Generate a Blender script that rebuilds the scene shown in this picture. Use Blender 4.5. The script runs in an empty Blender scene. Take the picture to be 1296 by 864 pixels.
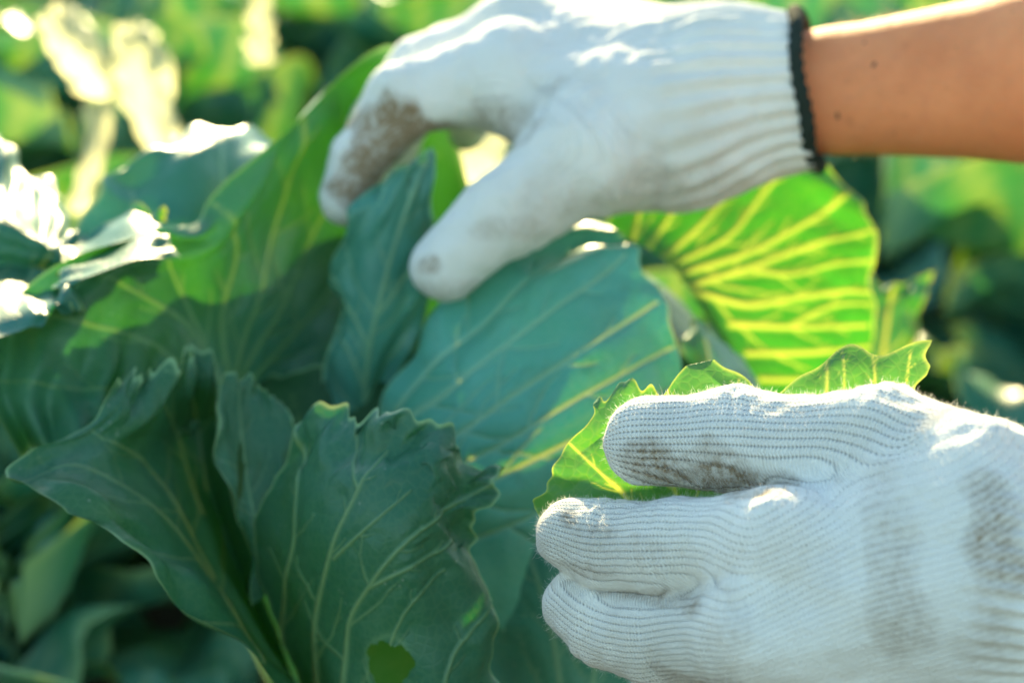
import bpy, math, random
import numpy as np
from mathutils import Vector, Matrix

random.seed(7)
rng = np.random.default_rng(11)
scn = bpy.context.scene
COL = scn.collection

# ------------------------------------------------------------------ camera, sky, sun, exposure
CAM_Z, PITCH, TANW = 0.52, math.radians(14), 0.48          # TANW: frame width per metre of depth
cam_d = bpy.data.cameras.new('camera')
cam_d.sensor_width = 36.0
cam_d.lens = 36.0 / TANW
cam_d.clip_start = 0.02
cam_d.clip_end = 2000
cam_d.dof.use_dof = True
cam_d.dof.focus_distance = 0.605
cam_d.dof.aperture_fstop = 8.2
cam_d.dof.aperture_blades = 0
cam = bpy.data.objects.new('camera', cam_d)
COL.objects.link(cam)
cam.location = (0, 0, CAM_Z)
cam.rotation_euler = (math.pi / 2 - PITCH, 0, 0)
scn.camera = cam

SUN_EL, SUN_AZ = math.radians(24.5), math.radians(-3)       # azimuth from +Y towards +X
SUNV = Vector((math.sin(SUN_AZ) * math.cos(SUN_EL), math.cos(SUN_AZ) * math.cos(SUN_EL), math.sin(SUN_EL)))
world = bpy.data.worlds.new('World')
scn.world = world
world.use_nodes = True
wn = world.node_tree
sky = wn.nodes.new('ShaderNodeTexSky')
sky.sky_type = 'NISHITA'
sky.sun_disc = False
sky.sun_elevation = SUN_EL
sky.sun_rotation = SUN_AZ
sky.air_density = 1.0
sky.dust_density = 0.6
sky.ozone_density = 1.0
bg = wn.nodes['Background']
bg.inputs['Strength'].default_value = 0.105
wb = wn.nodes.new('ShaderNodeVectorMath')            # white balance of the whole sky
wb.operation = 'MULTIPLY'
wb.inputs[1].default_value = (0.92, 1.0, 0.89)
wn.links.new(sky.outputs[0], wb.inputs[0])
wn.links.new(wb.outputs[0], bg.inputs['Color'])
sun_d = bpy.data.lights.new('sun', 'SUN')
sun_d.energy = 5.0
sun_d.angle = math.radians(0.5)
sun_d.color = (1.0, 0.80, 0.42)
sun = bpy.data.objects.new('sun', sun_d)
COL.objects.link(sun)
sun.rotation_euler = SUNV.to_track_quat('Z', 'Y').to_euler()
sun.location = SUNV * 5

scn.view_settings.view_transform = 'Standard'
scn.view_settings.look = 'None'
scn.view_settings.gamma = 1.0
scn.view_settings.use_curve_mapping = False
scn.view_settings.exposure = 2.02
scn.render.engine = 'CYCLES'
scn.cycles.max_bounces = 10
scn.cycles.diffuse_bounces = 5
scn.cycles.transmission_bounces = 8
scn.cycles.use_denoising = True

# ------------------------------------------------------------------ small helpers
FWD = np.array([0, math.cos(PITCH), -math.sin(PITCH)])
RGT = np.array([1.0, 0, 0])
UPV = np.array([0, math.sin(PITCH), math.cos(PITCH)])
CAMP = np.array([0, 0, CAM_Z])


def at(px, py, d):
    """place of a spot of the photo (1296 wide) that lies d metres in front of the camera"""
    px, py, d = np.asarray(px, float), np.asarray(py, float), np.asarray(d, float)
    x = (px - 648) / 1296 * TANW * d
    y = -(py - 432) / 1296 * TANW * d
    return CAMP + d[..., None] * FWD + x[..., None] * RGT + y[..., None] * UPV


def mm(px, d):
    return px * TANW * d / 1296


def smoothstep(a, b, x):
    t = np.clip((x - a) / (b - a), 0, 1)
    return t * t * (3 - 2 * t)


class Noise:
    """smooth random field made of many waves"""
    def __init__(self, seed, dim=3, n=24, lo=0.5, hi=2.0):
        r = np.random.default_rng(seed)
        k = r.normal(size=(n, dim))
        k /= np.linalg.norm(k, axis=1)[:, None]
        self.k = k * (r.uniform(lo, hi, n) * 2 * math.pi)[:, None]
        self.p = r.uniform(0, 2 * math.pi, n)
        self.n = n

    def __call__(self, P, f=1.0):
        P = np.asarray(P, float)
        if P.ndim == 1:
            P = P[:, None]
        out = np.zeros(len(P))
        for k, p in zip(self.k, self.p):
            out += np.sin(P @ k * f + p)
        return out / math.sqrt(self.n / 2)


def mesh_obj(name, V, F, mat, parent=None, attrs=None, smooth=True):
    me = bpy.data.meshes.new(name)
    V = np.ascontiguousarray(V, dtype=np.float32)
    F = np.asarray(F, dtype=np.int32)
    n = F.shape[1]
    me.vertices.add(len(V))
    me.vertices.foreach_set('co', V.ravel())
    me.loops.add(F.size)
    me.loops.foreach_set('vertex_index', F.ravel())
    me.polygons.add(len(F))
    me.polygons.foreach_set('loop_start', np.arange(0, F.size, n, dtype=np.int32))
    me.update(calc_edges=True)
    me.validate()
    if smooth:
        me.polygons.foreach_set('use_smooth', np.ones(len(me.polygons), dtype=bool))
    for k, a in (attrs or {}).items():
        at_ = me.attributes.new(k, 'FLOAT', 'POINT')
        at_.data.foreach_set('value', np.ascontiguousarray(a, dtype=np.float32))
    me.materials.append(mat)
    o = bpy.data.objects.new(name, me)
    COL.objects.link(o)
    if parent is not None:
        o.parent = parent
    return o


def empty(name, loc, label=None, cat=None, group=None):
    o = bpy.data.objects.new(name, None)
    o.empty_display_size = 0.05
    COL.objects.link(o)
    o.location = loc
    tag(o, label, cat, group)
    return o


def tag(o, label=None, cat=None, group=None, kind=None):
    for k, v in (('label', label), ('category', cat), ('group', group), ('kind', kind)):
        if v:
            o[k] = v
    return o


def keep_parent(o, parent):
    """parent a mesh whose vertices are in world space"""
    o.parent = parent
    o.matrix_parent_inverse = Matrix.Translation(parent.location).inverted()
    return o


# ------------------------------------------------------------------ materials
class NT:
    def __init__(self, name):
        self.m = bpy.data.materials.new(name)
        self.m.use_nodes = True
        self.t = self.m.node_tree
        self.t.nodes.clear()

    def n(self, typ, **kw):
        nd = self.t.nodes.new(typ)
        for k, v in kw.items():
            if k.startswith('_'):
                setattr(nd, k[1:], v)
            else:
                key = int(k[1:]) if k[0] == 'i' and k[1:].isdigit() else k.replace('__', ' ')
                s = nd.inputs[key]
                if isinstance(v, bpy.types.NodeSocket):
                    self.t.links.new(v, s)
                else:
                    s.default_value = v
        return nd

    def attr(self, name):
        return self.n('ShaderNodeAttribute', _attribute_name=name).outputs['Fac']

    def math(self, op, a, b=0.0, c=None):
        nd = self.n('ShaderNodeMath', _operation=op, i0=a, i1=b)
        if c is not None:
            if isinstance(c, bpy.types.NodeSocket):
                self.t.links.new(c, nd.inputs[2])
            else:
                nd.inputs[2].default_value = c
        return nd.outputs[0]

    def mix(self, f, a, b):
        nd = self.t.nodes.new('ShaderNodeMix')
        nd.data_type = 'RGBA'
        for s, v in ((nd.inputs[0], f), (nd.inputs[6], a), (nd.inputs[7], b)):
            if isinstance(v, bpy.types.NodeSocket):
                self.t.links.new(v, s)
            else:
                s.default_value = v if not isinstance(v, tuple) or len(v) == 4 else (*v, 1)
        return nd.outputs[2]

    def noise(self, scale, detail=3, rough=0.55, vec=None):
        nd = self.n('ShaderNodeTexNoise', Scale=scale, Detail=detail, Roughness=rough)
        if vec is not None:
            self.t.links.new(vec, nd.inputs['Vector'])
        return nd.outputs[0]

    def ramp(self, f, a, b):
        return self.n('ShaderNodeMapRange', i0=f, i1=a, i2=b, i3=0.0, i4=1.0).outputs[0]

    def out(self, sh):
        o = self.n('ShaderNodeOutputMaterial')
        self.t.links.new(sh, o.inputs['Surface'])
        return self.m


def leaf_material(name, lam=(0.050, 0.235, 0.185), lam2=(0.052, 0.20, 0.10), vein=(0.22, 0.40, 0.24),
                  tr=(0.020, 0.19, 0.004), trv=(0.66, 0.60, 0.02), fac=0.36, bloom=0.16, spec=0.45):
    t = NT(name)
    co = t.n('ShaderNodeTexCoord').outputs['Object']
    v = t.attr('vein')
    e = t.attr('edge')
    big = t.ramp(t.noise(14, 3, 0.5, co), 0.35, 0.68)
    fine = t.noise(160, 4, 0.6, co)
    vor = t.n('ShaderNodeTexVoronoi', Scale=330.0, _feature='DISTANCE_TO_EDGE')
    t.t.links.new(co, vor.inputs['Vector'])
    cell = t.ramp(vor.outputs[0], 0.0, 0.16)                       # fine net of veinlets
    col = t.mix(big, lam, lam2)
    sc = t.ramp(t.noise(48, 4, 0.6, co), 0.60, 0.74)
    col = t.mix(t.math('MULTIPLY', sc, 0.35), col, (0.05, 0.11, 0.03))   # rubbed patches without bloom
    wax = t.ramp(t.noise(34, 6, 0.7, co), 0.44, 0.66)                  # patchy waxy bloom
    col = t.mix(t.math('MULTIPLY', wax, bloom), col, tuple(min(0.6, 0.07 + 1.35 * x) for x in lam))
    spk = t.n('ShaderNodeTexVoronoi', Scale=260.0)
    t.t.links.new(co, spk.inputs['Vector'])
    dust = t.math('MULTIPLY', t.ramp(spk.outputs[0], 0.16, 0.08), t.ramp(t.noise(70, 2, 0.5, co), 0.52, 0.6))
    col = t.mix(t.math('MULTIPLY', dust, 0.5), col, (0.30, 0.36, 0.28))  # specks of dust
    col = t.mix(t.math('MULTIPLY', t.math('SUBTRACT', 1.0, cell), 0.10), col, vein)
    col = t.mix(t.math('MULTIPLY', v, 0.75), col, vein)
    col = t.mix(t.math('MULTIPLY', e, 0.8), col, (0.30, 0.50, 0.24))
    trc = t.mix(t.math('MULTIPLY', t.math('SUBTRACT', 1.0, cell), 0.07), tr, trv)
    trc = t.mix(t.math('MAXIMUM', v, t.math('MULTIPLY', e, 0.8)), trc, trv)
    trc = t.mix(t.math('MULTIPLY', big, 0.25), trc, (0.05, 0.24, 0.008))
    h = t.math('ADD', t.math('MULTIPLY', fine, 0.5), t.math('MULTIPLY', cell, 0.35))
    bmp = t.n('ShaderNodeBump', Strength=0.35, Distance=0.0006, Height=h)
    pr = t.n('ShaderNodeBsdfPrincipled', Roughness=t.math('MULTIPLY_ADD', fine, 0.25, 0.28),
             Normal=bmp.outputs[0])
    t.t.links.new(col, pr.inputs['Base Color'])
    pr.inputs['Specular IOR Level'].default_value = spec
    ts = t.n('ShaderNodeBsdfTranslucent', Normal=bmp.outputs[0])
    t.t.links.new(trc, ts.inputs['Color'])
    mx = t.n('ShaderNodeMixShader', i0=fac)
    t.t.links.new(pr.outputs[0], mx.inputs[1])
    t.t.links.new(ts.outputs[0], mx.inputs[2])
    return t.out(mx.outputs[0])


M_LEAF = leaf_material('cabbage_leaf')
M_LEAF_FIELD = leaf_material('cabbage_leaf_field', lam=(0.050, 0.25, 0.20), lam2=(0.045, 0.19, 0.075), tr=(0.03, 0.20, 0.012), trv=(0.36, 0.40, 0.04), fac=0.32)
M_LEAF_GLARE = leaf_material('cabbage_leaf_glare', lam=(0.62, 0.62, 0.46), lam2=(0.66, 0.60, 0.36), vein=(0.7, 0.68, 0.45), tr=(0.85, 0.80, 0.52), trv=(0.88, 0.82, 0.5), fac=0.72)  # near-white colour stands in for overexposed sunlit leaves
M_LEAF_HEAD = leaf_material('cabbage_leaf_wrapper', lam=(0.11, 0.43, 0.34), lam2=(0.10, 0.38, 0.22), vein=(0.30, 0.55, 0.36), fac=0.2)  # heavier waxy bloom, brightened further to make up for the hand's shade
M_LEAF_FRONT_SHADED = leaf_material('cabbage_leaf_front_shaded', lam=(0.030, 0.135, 0.082), lam2=(0.036, 0.125, 0.040), vein=(0.15, 0.30, 0.15), fac=0.16, spec=0.32)  # darker copy for the front leaves, their shade put into the base colour
M_LEAF_BACK = leaf_material('cabbage_leaf_back', lam=(0.045, 0.20, 0.14), lam2=(0.040, 0.15, 0.05), vein=(0.15, 0.30, 0.14), tr=(0.020, 0.15, 0.003), trv=(0.20, 0.34, 0.015), fac=0.26)
M_LEAF_MINT = leaf_material('cabbage_leaf_mint', lam=(0.30, 0.52, 0.42), lam2=(0.34, 0.52, 0.34), vein=(0.5, 0.62, 0.5), fac=0.2)
M_LEAF_YOUNG = leaf_material('cabbage_leaf_young', lam=(0.10, 0.30, 0.12), lam2=(0.12, 0.30, 0.09), tr=(0.060, 0.21, 0.010), trv=(0.60, 0.62, 0.05), fac=0.5, spec=0.3)
M_LEAF_GLOW = leaf_material('cabbage_leaf_thin', lam=(0.04, 0.20, 0.06), lam2=(0.05, 0.20, 0.05), vein=(0.30, 0.42, 0.10), tr=(0.022, 0.24, 0.003), trv=(0.60, 0.62, 0.07), fac=0.55, spec=0.25)
M_LEAF_THICK = leaf_material('cabbage_leaf_thick', fac=0.10)
M_LEAF_SHADED = leaf_material('cabbage_leaf_shaded', lam=(0.022, 0.080, 0.030), lam2=(0.035, 0.085, 0.016), vein=(0.10, 0.20, 0.07), fac=0.05, spec=0.12)  # darkened copy of the leaf colour, shade painted into it


def glove_material(name, knit=True):
    t = NT(name)
    co = t.n('ShaderNodeTexCoord').outputs['Object']
    ku, kv, dirt, rib = t.attr('knit_along'), t.attr('knit_around'), t.attr('dirt'), t.attr('rib')
    # chained V stitches: wales side by side, each a column of slanted loops
    w = t.math('FRACT', kv)
    tri = t.math('ABSOLUTE', t.math('SUBTRACT', w, 0.5))                 # 0 mid wale, .5 in the groove
    wale = t.math('SUBTRACT', 1.0, t.math('POWER', t.math('MULTIPLY', tri, 2.0), 3.0))
    ph = t.math('ADD', ku, t.math('MULTIPLY', tri, 1.6))
    loop = t.math('MULTIPLY_ADD', t.math('SINE', t.math('MULTIPLY', ph, 2 * math.pi)), 0.5, 0.5)
    yarn = t.noise(900, 3, 0.6, co)
    lint = t.noise(260, 4, 0.65, co)
    pore = t.math('MULTIPLY', t.ramp(tri, 0.36, 0.5), t.ramp(loop, 0.5, 0.15))
    vis = t.ramp(t.noise(30, 2, 0.5, co), 0.28, 0.62)
    amt = t.math('MULTIPLY', t.math('SUBTRACT', 1.0, rib), t.math('MULTIPLY_ADD', vis, 0.6, 0.4))
    h = t.math('ADD', t.math('MULTIPLY', wale, 0.5), t.math('MULTIPLY', loop, 0.35))
    h = t.math('SUBTRACT', h, t.math('MULTIPLY', pore, 0.9))
    h = t.math('MULTIPLY', h, amt)
    h = t.math('ADD', h, t.math('ADD', t.math('MULTIPLY', yarn, 0.5), t.math('MULTIPLY', lint, 0.6)))
    bmp = t.n('ShaderNodeBump', Strength=1.0, Distance=0.0010, Height=h)
    big = t.noise(22, 4, 0.6, co)
    white = t.mix(t.ramp(big, 0.40, 0.72), (0.82, 0.80, 0.73), (0.71, 0.69, 0.61))
    gap = t.math('MULTIPLY', t.math('MULTIPLY', pore, amt), 0.5)          # recess shade painted grey in the open gaps
    white = t.mix(gap, white, (0.26, 0.26, 0.28))
    dn = t.math('MULTIPLY', dirt, t.math('MULTIPLY_ADD', t.noise(110, 5, 0.7, co), 2.2, 0.2))
    dn = t.math('MULTIPLY', dn, t.math('MULTIPLY_ADD', tri, 1.0, 0.62))        # settles between the wales
    dn = t.math('MULTIPLY', dn, t.math('MULTIPLY_ADD', t.ramp(t.noise(420, 3, 0.7, co), 0.36, 0.62), 0.7, 0.5))   # grains
    soil = t.mix(t.noise(60, 3, 0.5, co), (0.19, 0.120, 0.050), (0.30, 0.195, 0.09))
    col = t.mix(t.math('MINIMUM', dn, 0.94), white, soil)
    pr = t.n('ShaderNodeBsdfPrincipled', Roughness=0.95, Normal=bmp.outputs[0])
    pr.inputs['Specular IOR Level'].default_value = 0.15
    pr.inputs['Sheen Weight'].default_value = 0.25
    pr.inputs['Sheen Roughness'].default_value = 0.5
    pr.inputs['Subsurface Weight'].default_value = 0.12
    pr.inputs['Subsurface Radius'].default_value = (1, 1, 1)
    pr.inputs['Subsurface Scale'].default_value = 0.002
    t.t.links.new(col, pr.inputs['Base Color'])
    return t.out(pr.outputs[0])


M_GLOVE = glove_material('white_knit')


def simple(name, col, rough=0.8, trans=0.0, spec=0.3, var=0.0, scale=80.0, bump=0.0):
    t = NT(name)
    co = t.n('ShaderNodeTexCoord').outputs['Object']
    n = t.noise(scale, 4, 0.6, co)
    c = t.mix(n, tuple(x * (1 - var) for x in col), tuple(min(1, x * (1 + var)) for x in col))
    pr = t.n('ShaderNodeBsdfPrincipled', Roughness=rough)
    pr.inputs['Specular IOR Level'].default_value = spec
    t.t.links.new(c, pr.inputs['Base Color'])
    if bump:
        b = t.n('ShaderNodeBump', Strength=0.8, Distance=bump, Height=n)
        t.t.links.new(b.outputs[0], pr.inputs['Normal'])
    sh = pr.outputs[0]
    if trans:
        ts = t.n('ShaderNodeBsdfTranslucent')
        t.t.links.new(c, ts.inputs['Color'])
        mx = t.n('ShaderNodeMixShader', i0=trans)
        t.t.links.new(pr.outputs[0], mx.inputs[1])
        t.t.links.new(ts.outputs[0], mx.inputs[2])
        sh = mx.outputs[0]
    return t.out(sh)


M_FUZZ = simple('cotton_fibre', (0.86, 0.85, 0.82), 0.9, trans=0.5)
M_HAIR = simple('fine_arm_hair', (0.55, 0.38, 0.20), 0.5, trans=0.4)
M_HEM = simple('dark_green_overlock', (0.018, 0.030, 0.022), 0.9, var=0.5, scale=300, bump=0.0008)
M_STEM = simple('cabbage_stem', (0.30, 0.42, 0.22), 0.6, var=0.3)
M_SHIRT = simple('cotton_shirt', (0.20, 0.26, 0.34), 0.9, var=0.15, scale=20)
M_TROUSER = simple('work_trousers', (0.07, 0.075, 0.09), 0.9, var=0.2, scale=20)
M_DARKHAIR = simple('dark_hair', (0.02, 0.014, 0.01), 0.5, var=0.4, scale=60)


def skin_material():
    t = NT('skin')
    co = t.n('ShaderNodeTexCoord').outputs['Object']
    mole = t.attr('mole')
    a = t.noise(26, 4, 0.6, co)
    b = t.noise(500, 3, 0.6, co)
    col = t.mix(t.ramp(a, 0.3, 0.7), (0.70, 0.235, 0.095), (0.88, 0.340, 0.150))
    col = t.mix(t.math('MULTIPLY', t.ramp(t.noise(140, 3, 0.6, co), 0.5, 0.75), 0.25), col, (0.62, 0.235, 0.13))
    fre = t.ramp(t.noise(210, 2, 0.5, co), 0.66, 0.74)
    col = t.mix(t.math('MULTIPLY', fre, 0.16), col, (0.36, 0.12, 0.055))
    col = t.mix(mole, col, (0.16, 0.055, 0.035))
    bmp = t.n('ShaderNodeBump', Strength=0.6, Distance=0.0008, Height=b)
    pr = t.n('ShaderNodeBsdfPrincipled', Roughness=0.66, Normal=bmp.outputs[0])
    pr.inputs['Specular IOR Level'].default_value = 0.22
    pr.inputs['Subsurface Weight'].default_value = 0.25
    pr.inputs['Subsurface Radius'].default_value = (1.0, 0.35, 0.18)
    pr.inputs['Subsurface Scale'].default_value = 0.006
    t.t.links.new(col, pr.inputs['Base Color'])
    return t.out(pr.outputs[0])


M_SKIN = skin_material()


def soil_material():
    t = NT('garden_soil')
    co = t.n('ShaderNodeTexCoord').outputs['Object']
    a = t.noise(9, 8, 0.65, co)
    b = t.noise(60, 6, 0.7, co)
    col = t.mix(a, (0.030, 0.022, 0.014), (0.085, 0.062, 0.038))
    col = t.mix(t.ramp(t.noise(3.0, 5, 0.6, co), 0.52, 0.66), col, (0.035, 0.07, 0.018))
    bmp = t.n('ShaderNodeBump', Strength=1.0, Distance=0.03, Height=t.math('ADD', a, b))
    pr = t.n('ShaderNodeBsdfPrincipled', Roughness=0.95, Normal=bmp.outputs[0])
    t.t.links.new(col, pr.inputs['Base Color'])
    return t.out(pr.outputs[0])


M_SOIL = soil_material()


# ------------------------------------------------------------------ ground
def build_ground():
    near = np.linspace(-4, 6, 121)
    xs = np.concatenate([[-400, -120, -40, -15], np.linspace(-5, 5, 121), [15, 40, 120, 400]])
    ys = np.concatenate([[-400, -100, -20], np.linspace(-2, 8, 121), [15, 40, 120, 500]])
    X, Y = np.meshgrid(xs, ys)
    P = np.stack([X.ravel(), Y.ravel()], 1)
    m = (np.abs(P[:, 0]) < 5.01) & (P[:, 1] < 8.01) & (P[:, 1] > -2.01)
    Z = np.where(m, Noise(3, 2, 24, 0.5, 2.5)(P) * 0.012, 0)
    nx, ny = len(xs), len(ys)
    i = (np.arange(ny - 1)[:, None] * nx + np.arange(nx - 1)[None]).ravel()
    F = np.stack([i, i + 1, i + nx + 1, i + nx], 1)
    o = mesh_obj('ground', np.c_[P, Z], F, M_SOIL)
    tag(o, kind='structure')


build_ground()


# ------------------------------------------------------------------ leaves
def catmull(P, t):
    """P (n, k) control points, t in 0..1 -> points on the curve through them"""
    n = len(P)
    P = np.concatenate([[2 * P[0] - P[1]], P, [2 * P[-1] - P[-2]]])
    s = np.clip(t, 0, 1) * (n - 1)
    i = np.minimum(s.astype(int), n - 2)
    f = (s - i)[:, None]
    a, b, c, d = P[i], P[i + 1], P[i + 2], P[i + 3]
    return 0.5 * (2 * b + (c - a) * f + (2 * a - 5 * b + 4 * c - d) * f ** 2 + (3 * b - a - 3 * c + d) * f ** 3)


def catmull_w(n, t):
    """weights (len(t), n) of a Catmull-Rom curve"""
    W = np.zeros((len(t), n))
    E = np.eye(n)
    return catmull(E, t)


def grid_normals(V):
    du = np.gradient(V, axis=1)
    dv = np.gradient(V, axis=0)
    N = np.cross(du, dv)
    return N / (np.linalg.norm(N, axis=2, keepdims=True) + 1e-12)


def seg_dist(Q, segs):
    """nearest vein: strength (1 on the vein, 0 off it) and distance in widths of the plain leaf"""
    s = np.zeros(len(Q), np.float32)
    dmin = np.full(len(Q), 1e9, np.float32)
    Q = Q.astype(np.float32)
    for a, b, wa, wb, g in segs:
        a, b = np.asarray(a, np.float32), np.asarray(b, np.float32)
        ab = b - a
        L2 = float(ab @ ab) + 1e-9
        reach = 45.0
        lo, hi = np.minimum(a, b) - reach, np.maximum(a, b) + reach
        idx = np.nonzero((Q[:, 0] > lo[0]) & (Q[:, 0] < hi[0]) & (Q[:, 1] > lo[1]) & (Q[:, 1] < hi[1]))[0]
        if not len(idx):
            continue
        q = Q[idx] - a
        h = np.clip(q @ ab / L2, 0, 1)
        d = np.linalg.norm(q - h[:, None] * ab, axis=1)
        w = (wa + (wb - wa) * h)
        st = g * np.exp(-(d / np.maximum(w * 0.6, 0.4)) ** 2)
        s[idx] = np.maximum(s[idx], st)
        dmin[idx] = np.minimum(dmin[idx], d)
    return s, np.minimum(dmin, 60.0)


def smooth_poly(P, n=10):
    P = np.asarray(P, float)
    if len(P) < 3:
        return np.linspace(P[0], P[-1], 4)
    return catmull(P, np.linspace(0, 1, (len(P) - 1) * n // 2 + 1))


def vein_net(polys, width=5.0, seed=0, depth=2, spread=0.75, every=34.0, blen=0.42):
    """main veins plus branches grown from them"""
    r = random.Random(seed)
    segs = []

    def add(P, w0, w1, g, lvl):
        n = len(P)
        for k in range(n - 1):
            f0, f1 = k / (n - 1), (k + 1) / (n - 1)
            segs.append((P[k], P[k + 1], w0 + (w1 - w0) * f0, w0 + (w1 - w0) * f1, g))
        if lvl <= 0:
            return
        L = np.linalg.norm(np.diff(P, axis=0), axis=1)
        acc, tot, nxt, side = 0.0, L.sum(), every * r.uniform(0.6, 1.1), r.choice((-1, 1))
        for k in range(n - 1):
            acc += L[k]
            if acc > nxt and acc < tot * 0.93:
                nxt = acc + every * r.uniform(0.55, 1.2)
                side = -side
                d = (P[k + 1] - P[k]) / (L[k] + 1e-9)
                bl = max(18.0, blen * (tot - acc) * r.uniform(0.6, 1.2))
                ang = side * spread * r.uniform(0.75, 1.25)
                pts = [P[k + 1]]
                for j in range(5):
                    a = ang * (1 - 0.11 * j) + r.uniform(-0.16, 0.16)
                    dd = np.array([d[0] * math.cos(a) - d[1] * math.sin(a), d[0] * math.sin(a) + d[1] * math.cos(a)])
                    pts.append(pts[-1] + dd * bl / 5)
                wb = w0 + (w1 - w0) * k / n
                add(np.array(pts), wb * 0.55, wb * 0.22, g * 0.72, lvl - 1)

    for pl in polys:
        w = width
        if isinstance(pl, tuple):
            pl, w = pl
        add(smooth_poly(pl), w, w * 0.45, 1.0, depth)
    return segs


def leaf_sheet(name, ctrl, parent, veins=None, nu=150, nv=150, teeth=(0.0, 0.0, 0.0), tooth_f=9.0, ruffle=0.0,
               ruffle_f=3.0, ruffle_sides=(1, 1, 1), seed=0, vein_w=5.0, vdepth=2, vraise=0.0006, bulge=0.0012,
               holes=(), mat=None, every=34.0, blen=0.42, spread=0.75, crumple=0.00035):
    """a leaf as one curved sheet through a net of places in the scene; rows run from base to tip"""
    C = np.array(ctrl, float)
    R, K = C.shape[:2]
    W = at(C[..., 0], C[..., 1], C[..., 2])
    v, u = np.meshgrid(np.linspace(0, 1, nv), np.linspace(0, 1, nu), indexing='ij')
    nz = Noise(seed + 1, 1, 14, 0.35, 1.6)
    n2 = Noise(seed + 2, 1, 8, 1.2, 3.2)

    def tooth(x, off):
        a = nz(x.ravel() * tooth_f * 0.30 + off)
        b = n2(x.ravel() * tooth_f * 0.35 + off)
        return (0.62 + 0.25 * a + 0.16 * b).reshape(x.shape)

    # ragged margins: pull the three free edges inwards by an uneven amount
    ul = teeth[0] * tooth(v, 3.1)
    ur = teeth[1] * tooth(v, 17.7)
    vt = teeth[2] * tooth(u, 31.3)
    u2 = ul + u * (1 - ul - ur)
    v2 = v * (1 - vt)
    Wu = catmull_w(K, u2.ravel())
    Wv = catmull_w(R, v2.ravel())
    flat = W.reshape(R, K, 3)
    P = np.einsum('nr,nk,rkc->nc', Wv, Wu, flat).reshape(nv, nu, 3)
    Q = np.einsum('nr,nk,rkc->nc', Wv, Wu, C[..., :2])
    N = grid_normals(P)
    # turn normals to the camera so that offsets have one sense
    tocam = CAMP - P
    flip = np.sign(np.sum(N * tocam, axis=2, keepdims=True).mean())
    N = N * (flip if flip != 0 else 1)
    es = []
    if ruffle_sides[0]:
        es.append(u)
    if ruffle_sides[1]:
        es.append(1 - u)
    if ruffle_sides[2]:
        es.append(1 - v)
    ed = np.min(np.stack(es), axis=0) if es else np.ones_like(u)
    rz = Noise(seed + 5, 2, 20, 0.5, 1.6)
    per = np.stack([(u * 1.0).ravel(), (v * 1.0).ravel()], 1)
    rf = rz(per, ruffle_f).reshape(u.shape) * ruffle * 0.55 * np.clip(1 - ed / 0.38, 0, 1) ** 1.6
    cr = Noise(seed + 9, 3, 30, 12, 45)(P.reshape(-1, 3)).reshape(u.shape) * crumple
    off = rf + cr
    sv = np.zeros(u.size, np.float32)
    if veins is not None:
        segs = vein_net(veins, vein_w, seed, vdepth, every=every, blen=blen, spread=spread)
        sv, dm = seg_dist(Q, segs)
        off = off + (sv * vraise).reshape(u.shape) + (bulge * (1 - np.exp(-dm / 14.0))).reshape(u.shape)
    P = P + N * off[..., None]
    eu = np.min(np.stack([u * (nu / 150.0), (1 - u) * (nu / 150.0), (1 - v)]), axis=0)
    edge = np.exp(-(eu / 0.010) ** 2)
    keep = np.ones((nv - 1, nu - 1), bool)
    for hx, hy, rx, ry in holes:
        q = Q.reshape(nv, nu, 2)
        qc = 0.25 * (q[:-1, :-1] + q[1:, :-1] + q[:-1, 1:] + q[1:, 1:])
        ang = np.arctan2(qc[..., 1] - hy, qc[..., 0] - hx)
        wob = 1 + 0.16 * np.sin(ang + 0.6) + 0.13 * np.sin(2 * ang + 1) + 0.09 * np.sin(3 * ang + 2) + 0.05 * np.sin(7 * ang + hx) + 0.03 * np.sin(13 * ang)
        rr = np.hypot((qc[..., 0] - hx) / rx, (qc[..., 1] - hy) / ry) / wob
        keep &= rr > 1
        q_r = np.hypot((q[..., 0] - hx) / rx, (q[..., 1] - hy) / ry)
        edge = np.maximum(edge, np.exp(-((q_r - 1.0) / 0.14) ** 2) * 0.2)
    i = (np.arange(nv - 1)[:, None] * nu + np.arange(nu - 1)[None])
    F = np.stack([i, i + 1, i + nu + 1, i + nu], -1)[keep]
    o = mesh_obj(name, P.reshape(-1, 3), F, mat or M_LEAF, attrs={'vein': sv, 'edge': edge.ravel()})
    if parent is not None:
        keep_parent(o, parent)
    return o


# ---- the cabbage in the hands
PLANT = at(690, 560, 0.80)
main = empty('cabbage_plant', (PLANT[0], PLANT[1], 0.0),
             'large blue green cabbage whose leaves the white gloved hands are spreading', 'cabbage')

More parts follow.
